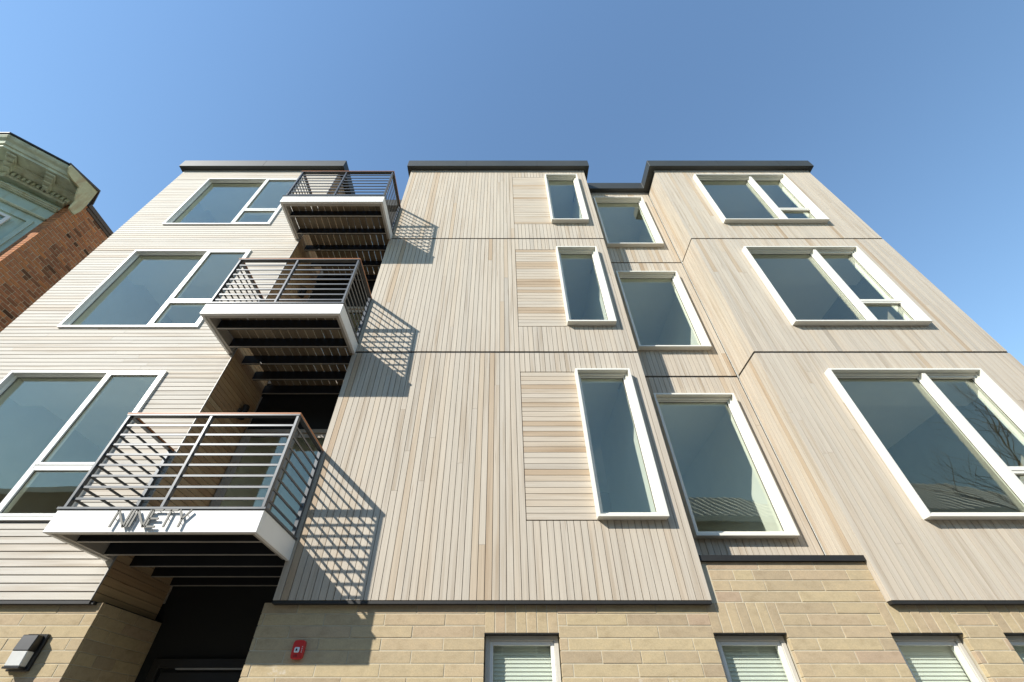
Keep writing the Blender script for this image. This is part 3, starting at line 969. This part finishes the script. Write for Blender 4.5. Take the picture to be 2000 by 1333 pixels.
fa = empty('fire_alarm', (-1.96, 5.07, 2.26))
tag(fa, 'red fire alarm sounder with clear strobe on the shaded brick wall', 'alarm')
f = Mb()
pts = []
for i in range(24):
    a = 2 * math.pi * i / 24
    c, s = math.cos(a), math.sin(a)
    e = 0.35
    pts.append((-1.961 + 0.058 * math.copysign(abs(c) ** e, c), 5.0695, 2.262 + 0.073 * math.copysign(abs(s) ** e, s) * (1 + 0.05 * (1 - abs(c)))))
f.prism(pts, (0, -0.042, 0)); f.build('body', 'red', fa, loc=(-1.961, 5.07, 2.262), bevel=0.004)
wedge('strobe', 'clearplastic', -1.992, -1.944, 2.236, 2.280, 5.014, 5.018, 5.027, fa, 0.006)
box('strobe_lamp', (-1.975, 5.008, 2.249), (-1.961, 5.013, 2.267), 'lampblack', fa)
for i in range(4):
    box('print_mark', (-1.926, 5.0255, 2.238 + i * 0.014), (-1.919, 5.0272, 2.246 + i * 0.014), 'white', fa)
for i in range(3):
    box('sounder_slot', (-1.985 + i * 0.012, 5.0255, 2.203), (-1.981 + i * 0.012, 5.0272, 2.222), 'lampblack', fa)

for zz, lab in ((5.47, 'black cylinder lamp on the timber side wall above the lowest balcony'), (8.44, 'black cylinder lamp on the timber side wall above the middle balcony')):
    s = empty('sconce', (XLR, 5.74, zz))
    tag(s, lab, 'lamp', 'lamps in the balcony recess')
    f = Mb()
    for r, z0, z1 in ((0.052, zz - 0.12, zz + 0.12),):
        prof = [(r * 0.93, z0), (r, z0 + 0.006), (r, z1 - 0.006), (r * 0.93, z1)]
        rings = [[(XLR + 0.085 + rr * math.cos(2 * math.pi * i / 20), 5.74 + rr * math.sin(2 * math.pi * i / 20), z) for i in range(20)] for rr, z in prof]
        f.sweep(rings)
    f.build('lamp_body', 'lampblack', s, loc=(XLR + 0.085, 5.74, zz))
    box('wall_bracket', (XLR + 0.001, 5.695, zz - 0.045), (XLR + 0.04, 5.785, zz + 0.045), 'steel', s, bevel=0.004)

# ------------------------------------------------------------------ the old neighbour at left
nb = empty('brick_row_house', (-8.6, 4.36, 0))
tag(nb, 'old red brick row house with a green bay and heavy cornice beyond the left edge', 'building')
XN, YN, ZN = -8.6, 4.345, 9.70
f = Mb()
f.box((-15.5, YN + 0.006, -0.1), (XN - 0.005, 16.0, ZN))
f.build('wall', 'oldmortar', nb, loc=(XN, YN, 0))
bk = Mb()
ch = 0.0675
k = 0
z = ZN - ch
while z > 4.0:
    y = YN
    st = 0.205 if k % 2 else 0.10
    if k % 6 == 5: st = 0.10
    while y < 6.2:
        L = 0.205 if k % 6 != 5 else 0.10
        if y == YN: L = st
        e = y + L
        if z > 7.0 or True:
            jj = R.uniform(-0.003, 0.003)
            t = R.random()
            t = t if t > 0.05 else t * 0.8
            if y < YN + 0.22: t = min(1, 0.6 + 0.4 * R.random())
            bk.box((XN - 0.04, y + 0.001, z + 0.013), (XN + jj, e - 0.012, z + ch), t)
        y = e
    # street face of the corner pier
    x = XN - 0.0405
    while x > -8.95:
        L = R.choice((0.10, 0.2))
        bk.box((x - L + 0.009, YN, z + 0.010), (x - 0.001, YN + 0.04, z + ch), 0.4 + 0.5 * R.random())
        x -= L
    z -= ch
    k += 1
tag(bk.build('bricks', 'redbrick', nb, loc=(XN, YN, 4)), kind='stuff')
f = Mb(); f.box((-15.5, 4.47, ZN + 0.001), (XN + 0.035, 16.05, ZN + 0.10))
f.build('wall_coping', 'browngutter', nb, loc=(XN, 5, ZN), bevel=0.005)
f = Mb(); f.box((-15.5, 4.50, ZN - 0.06), (XN + 0.018, 16.0, ZN + 0.0005))
f.build('gutter_board', 'browngutter', nb, loc=(XN, 5, ZN))

# canted bay
TV, NV = Vector((0.754, 0.657)), Vector((0.657, -0.754))
W0 = Vector((-8.80, 4.352))
S0 = W0 - TV * 0.83
def plan(o, s_end=None):
    """outline of the bay pushed out by o: far left end, mitre at the front corner, end of the canted side"""
    # mitre of the front line (y = S0.y - o) and the canted line
    yf = S0.y - o
    p = S0 + NV * o
    s = (yf - p.y) / TV.y
    m = p + TV * s
    e = W0 + NV * o
    if s_end is not None:
        e = e + TV * min((s_end(o) - e.x) / TV.x, (YN - 0.002 - e.y) / TV.y)
    return [Vector((-12.6, yf)), m, e]
def sweep_profile(name, prof, mat, s_end=None, bev=0.0):
    f = Mb()
    rings = []
    pl = [plan(o, s_end) for o, z in prof]
    for i in range(3):
        rings.append([(pl[j][i].x, pl[j][i].y, prof[j][1]) for j in range(len(prof))])
    f.sweep(rings)
    return f.build(name, mat, nb, loc=(W0.x, W0.y, prof[0][1]), bevel=bev)
sweep_profile('bay_wall', [(-0.6, 3.0), (0.0, 3.0), (0.0, 9.62), (-0.6, 9.62)], 'copper')
endx = lambda o: -8.46
# crown, soffit, bed mouldings
sweep_profile('cornice', [(0.02, 9.84), (0.72, 9.84), (0.725, 9.80), (0.70, 9.76), (0.655, 9.725), (0.63, 9.665), (0.60, 9.655), (0.60, 9.60), (0.565, 9.595), (0.56, 9.612), (0.33, 9.612), (0.325, 9.592),
                          (0.30, 9.585), (0.27, 9.55), (0.20, 9.52), (0.02, 9.52)], 'copper_ol', endx)
sweep_profile('roof_edge', [(0.3, 9.842), (0.745, 9.842), (0.75, 9.872), (0.3, 9.885)], 'flash', endx)
sweep_profile('dentil_band', [(0.002, 9.40), (0.13, 9.40), (0.15, 9.43), (0.15, 9.52), (0.002, 9.52)], 'copper_ol')
sweep_profile('frieze_moulding', [(0.002, 9.20), (0.045, 9.20), (0.05, 9.215), (0.075, 9.22), (0.08, 9.24), (0.105, 9.25), (0.105, 9.268), (0.002, 9.275)], 'copper_ol')
sweep_profile('panel_moulding', [(0.002, 8.90), (0.04, 8.90), (0.06, 8.92), (0.06, 8.94), (0.03, 8.955), (0.002, 8.96)], 'copper_ol')
# dentils and brackets on the canted side
def on_facet(s0, s1, o0, o1, z0, z1):
    q = [W0 + TV * s + NV * o for s, o in ((s0, o0), (s1, o0), (s1, o1), (s0, o1))]
    return [(p.x, p.y, z0) for p in q] + [(p.x, p.y, z1) for p in q]
s = -0.90
while s < 0.02:
    f = Mb(); f.hexa(on_facet(s, s + 0.040, 0.1505, 0.20, 9.43, 9.512)); f.build('dentil', 'copper_ol', nb, loc=(W0.x, W0.y, 9.4))
    s += 0.075
for s in (-0.98, -0.40):
    f = Mb()                                    # scrolled bracket: stepped profile under the soffit
    f.hexa(on_facet(s, s + 0.15, 0.201, 0.56, 9.548, 9.592))
    f.hexa(on_facet(s + 0.012, s + 0.138, 0.201, 0.50, 9.515, 9.5475))
    f.hexa(on_facet(s + 0.012, s + 0.138, 0.201, 0.40, 9.475, 9.5145))
    f.hexa(on_facet(s + 0.03, s + 0.12, 0.201, 0.31, 9.43, 9.4745))
    f.build('bracket', 'copper_ol', nb, loc=(W0.x, W0.y, 9.5), bevel=0.012)
# sunk panel frame and window on the canted side
def facet_ring(s0, s1, z0, z1, w, o0, o1, name, mat, par=None):
    f = Mb()
    f.hexa(on_facet(s0, s0 + w, o0, o1, z0, z1)); f.hexa(on_facet(s1 - w, s1, o0, o1, z0, z1))
    f.hexa(on_facet(s0 + w, s1 - w, o0, o1, z0, z0 + w)); f.hexa(on_facet(s0 + w, s1 - w, o0, o1, z1 - w, z1))
    return f.build(name, mat, par or nb, loc=(W0.x, W0.y, z0))
facet_ring(-0.76, -0.08, 7.35, 8.78, 0.07, 0.001, 0.035, 'panel_frame', 'copper')
bwn = facet_ring(-0.68, -0.32, 6.6, 8.62, 0.05, 0.0355, 0.075, 'window', 'white')
f = Mb(); f.hexa(on_facet(-0.63, -0.37, 0.036, 0.045, 6.65, 8.57)); f.build('pane', 'glass', bwn, loc=(W0.x, W0.y, 7))
# flat peeling end board of the cornice
Bp, Cp = Vector((-8.434, 3.668)), Vector((-8.297, 4.225))
td = (Cp - Bp).normalized()
prof = [(0.0, 9.84), (0.005, 9.76), (0.031, 9.727), (0.075, 9.66), (0.109, 9.640), (0.20, 9.615), (0.345, 9.60), (0.355, 9.54), (0.385, 9.48),
        (0.41, 9.42), (0.44, 9.36), (0.481, 9.299), (0.49, 9.20), (0.516, 9.086), (0.575, 9.055), (0.64, 9.05), (0.66, 9.2), (0.64, 9.431), (0.605, 9.654), (0.572, 9.84)]
f = Mb(); f.prism([(Bp.x + td.x * a, Bp.y + td.y * a, z) for a, z in prof], (-0.035, 0.008, 0))
f.build('cornice_end', 'peeling', nb, loc=(Bp.x, Bp.y, 9.1))
f = Mb(); f.hexa([(Bp.x - 0.02, Bp.y - 0.03, 9.842), (Cp.x + 0.035, Cp.y + 0.0, 9.842), (-8.62, 4.53, 9.842), (-8.95, 4.3, 9.842),
                  (Bp.x - 0.02, Bp.y - 0.03, 9.885), (Cp.x + 0.035, Cp.y + 0.0, 9.885), (-8.62, 4.53, 9.885), (-8.95, 4.3, 9.885)])
f.build('end_flashing', 'browngutter', nb, loc=(Bp.x, Bp.y, 9.85))
NS = 1.14                                   # enlarged and set farther off so its cornice shadow misses the left block
nb.scale = (NS, NS, NS)
nb.location = (-8.6 * NS, 4.36 * NS, -0.22)

# ------------------------------------------------------------------ across the street (seen in the glass)
def hip_house(name, x0, x1, y0, y1, zw, zr, label, wallmat, seams=True):
    h = empty(name, ((x0 + x1) / 2, y1, 0))
    tag(h, label, 'house')
    f = Mb(); f.box((x0, y0, -0.2), (x1, y1, zw)); f.build('wall', wallmat, h, loc=(x0, y1, 0))
    e = 0.35
    d = (y1 - y0) / 2 + e
    xa, xb, ya, yb = x0 - e, x1 + e, y0 - e, y1 + e
    ym = (ya + yb) / 2
    run = min(d, (xb - xa) / 2 - 0.3) * 0.62
    f = Mb()
    f.add([(xa, ya, zw), (xb, ya, zw), (xb, yb, zw), (xa, yb, zw), (xa + run, ym, zr), (xb - run, ym, zr)],
          [(3, 2, 1, 0), (0, 1, 5, 4), (2, 3, 4, 5), (1, 2, 5), (3, 0, 4)])
    rf = f.build('roof', 'slateroof', h, loc=(x0, ym, zw))
    if seams:
        n = int((xb - xa) / 0.45)
        for i in range(1, n):
            x = xa + i * 0.45
            top = min(1.0, (x - xa) / run, (xb - x) / run)
            f = Mb()
            p, q = Vector((x, yb, zw)), Vector((x, yb + (ym - yb) * top, zw + (zr - zw) * top))
            f.hexa([(x - 0.02, p.y, p.z), (x + 0.02, p.y, p.z), (x + 0.02, q.y, q.z), (x - 0.02, q.y, q.z),
                    (x - 0.02, p.y, p.z + 0.05), (x + 0.02, p.y, p.z + 0.05), (x + 0.02, q.y, q.z + 0.05), (x - 0.02, q.y, q.z + 0.05)])
            f.build('seam', 'white', rf, loc=(x, yb, zw))
        m = int((yb - ya) / 0.45)
        for i in range(1, m):
            y = ya + i * 0.45
            top = min(1.0, (y - ya) / d, (yb - y) / d)
            for sx, xe in ((1, xa), (-1, xb)):
                f = Mb()
                q = (xe + sx * run * top, zw + (zr - zw) * top)
                f.hexa([(xe, y - 0.02, zw), (q[0], y - 0.02, q[1]), (q[0], y + 0.02, q[1]), (xe, y + 0.02, zw),
                        (xe, y - 0.02, zw + 0.05), (q[0], y - 0.02, q[1] + 0.05), (q[0], y + 0.02, q[1] + 0.05), (xe, y + 0.02, zw + 0.05)])
                f.build('seam', 'white', rf, loc=(xe, y, zw))
    box('eaves_board', (xa + 0.02, yb - 0.02, zw - 0.28), (xb - 0.02, yb + 0.02, zw - 0.001), 'white', h)
    nx = max(2, int((x1 - x0) / 2.2))
    for k in range(3):
        for i in range(nx):
            cx = x0 + (i + 0.5) * (x1 - x0) / nx
            zz = 1.2 + k * 3.1
            if zz + 1.6 > zw: continue
            w = box('window', (cx - 0.5, y1 - 0.02, zz), (cx + 0.5, y1 + 0.05, zz + 1.6), 'white', h)
            box('pane', (cx - 0.42, y1 + 0.051, zz + 0.08), (cx + 0.42, y1 + 0.06, zz + 1.52), 'lampblack', w)
hip_house('metal_roofed_house', 10.5, 17.4, -19.5, -12.4, 10.6, 13.3, 'tan house with hipped metal roof mirrored in the recessed bay window', 'housewall')
hip_house('metal_roofed_house', 22.9, 31.0, -20.0, -12.8, 10.7, 13.9, 'tan house with hipped metal roof mirrored in the lowest right window', 'housewall')
hip_house('dark_brick_house', -27.0, -20.6, -20.0, -11.4, 11.2, 12.9, 'dark brick house mirrored in the lowest left window', 'darkbrick', seams=False)
hip_house('wide_brick_house', -18.5, -6.0, -21.0, -12.0, 9.2, 10.2, 'wide dark brick house standing across the street behind the viewer', 'darkbrick', seams=False)
hip_house('wide_tan_house', -4.0, 8.0, -21.0, -12.0, 8.9, 10.3, 'wide tan house standing across the street opposite the entrance', 'housewall', seams=False)

# bare street tree
tr = empty('bare_tree', (27.6, -9.9, 0))
tag(tr, 'leafless street tree mirrored in the lowest right window', 'tree')
def tube(mb, a, b, r0, r1, n=7):
    d = (b - a).normalized()
    u = d.orthogonal().normalized()
    v = d.cross(u)
    mb.sweep([[a + (u * math.cos(2 * math.pi * i / n) + v * math.sin(2 * math.pi * i / n)) * r0 for i in range(n)],
              [b + (u * math.cos(2 * math.pi * i / n) + v * math.sin(2 * math.pi * i / n)) * r1 for i in range(n)]])
T = random.Random(5)
trunk, twigs = Mb(), Mb()
def grow(mb, p, d, L, r, depth):
    q = p
    for i in range(3):
        d2 = (d + Vector((T.uniform(-.16, .16), T.uniform(-.16, .16), T.uniform(-.03, .14)))).normalized()
        e = q + d2 * L / 3
        tube(mb, q, e, r * (1 - i * 0.16), r * (1 - (i + 1) * 0.16), 7 if depth > 2 else 4)
        q, d = e, d2
        if depth > 0 and (i > 0 or depth < 4):
            for j in range(2 if depth > 1 else 1):
                sd = (d + Vector((T.uniform(-1, 1), T.uniform(-1, 1), T.uniform(-0.1, 0.7)))).normalized()
                grow(twigs, q, sd, L * T.uniform(0.5, 0.75), r * 0.5, depth - 1)
grow(trunk, Vector((27.6, -9.9, -0.1)), Vector((-0.05, 0, 1)), 8.5, 0.15, 4)
trunk.build('trunk', 'bark', tr, loc=(27.6, -9.9, 0))
twigs.build('crown', 'bark', tr, loc=(27.6, -9.9, 8))
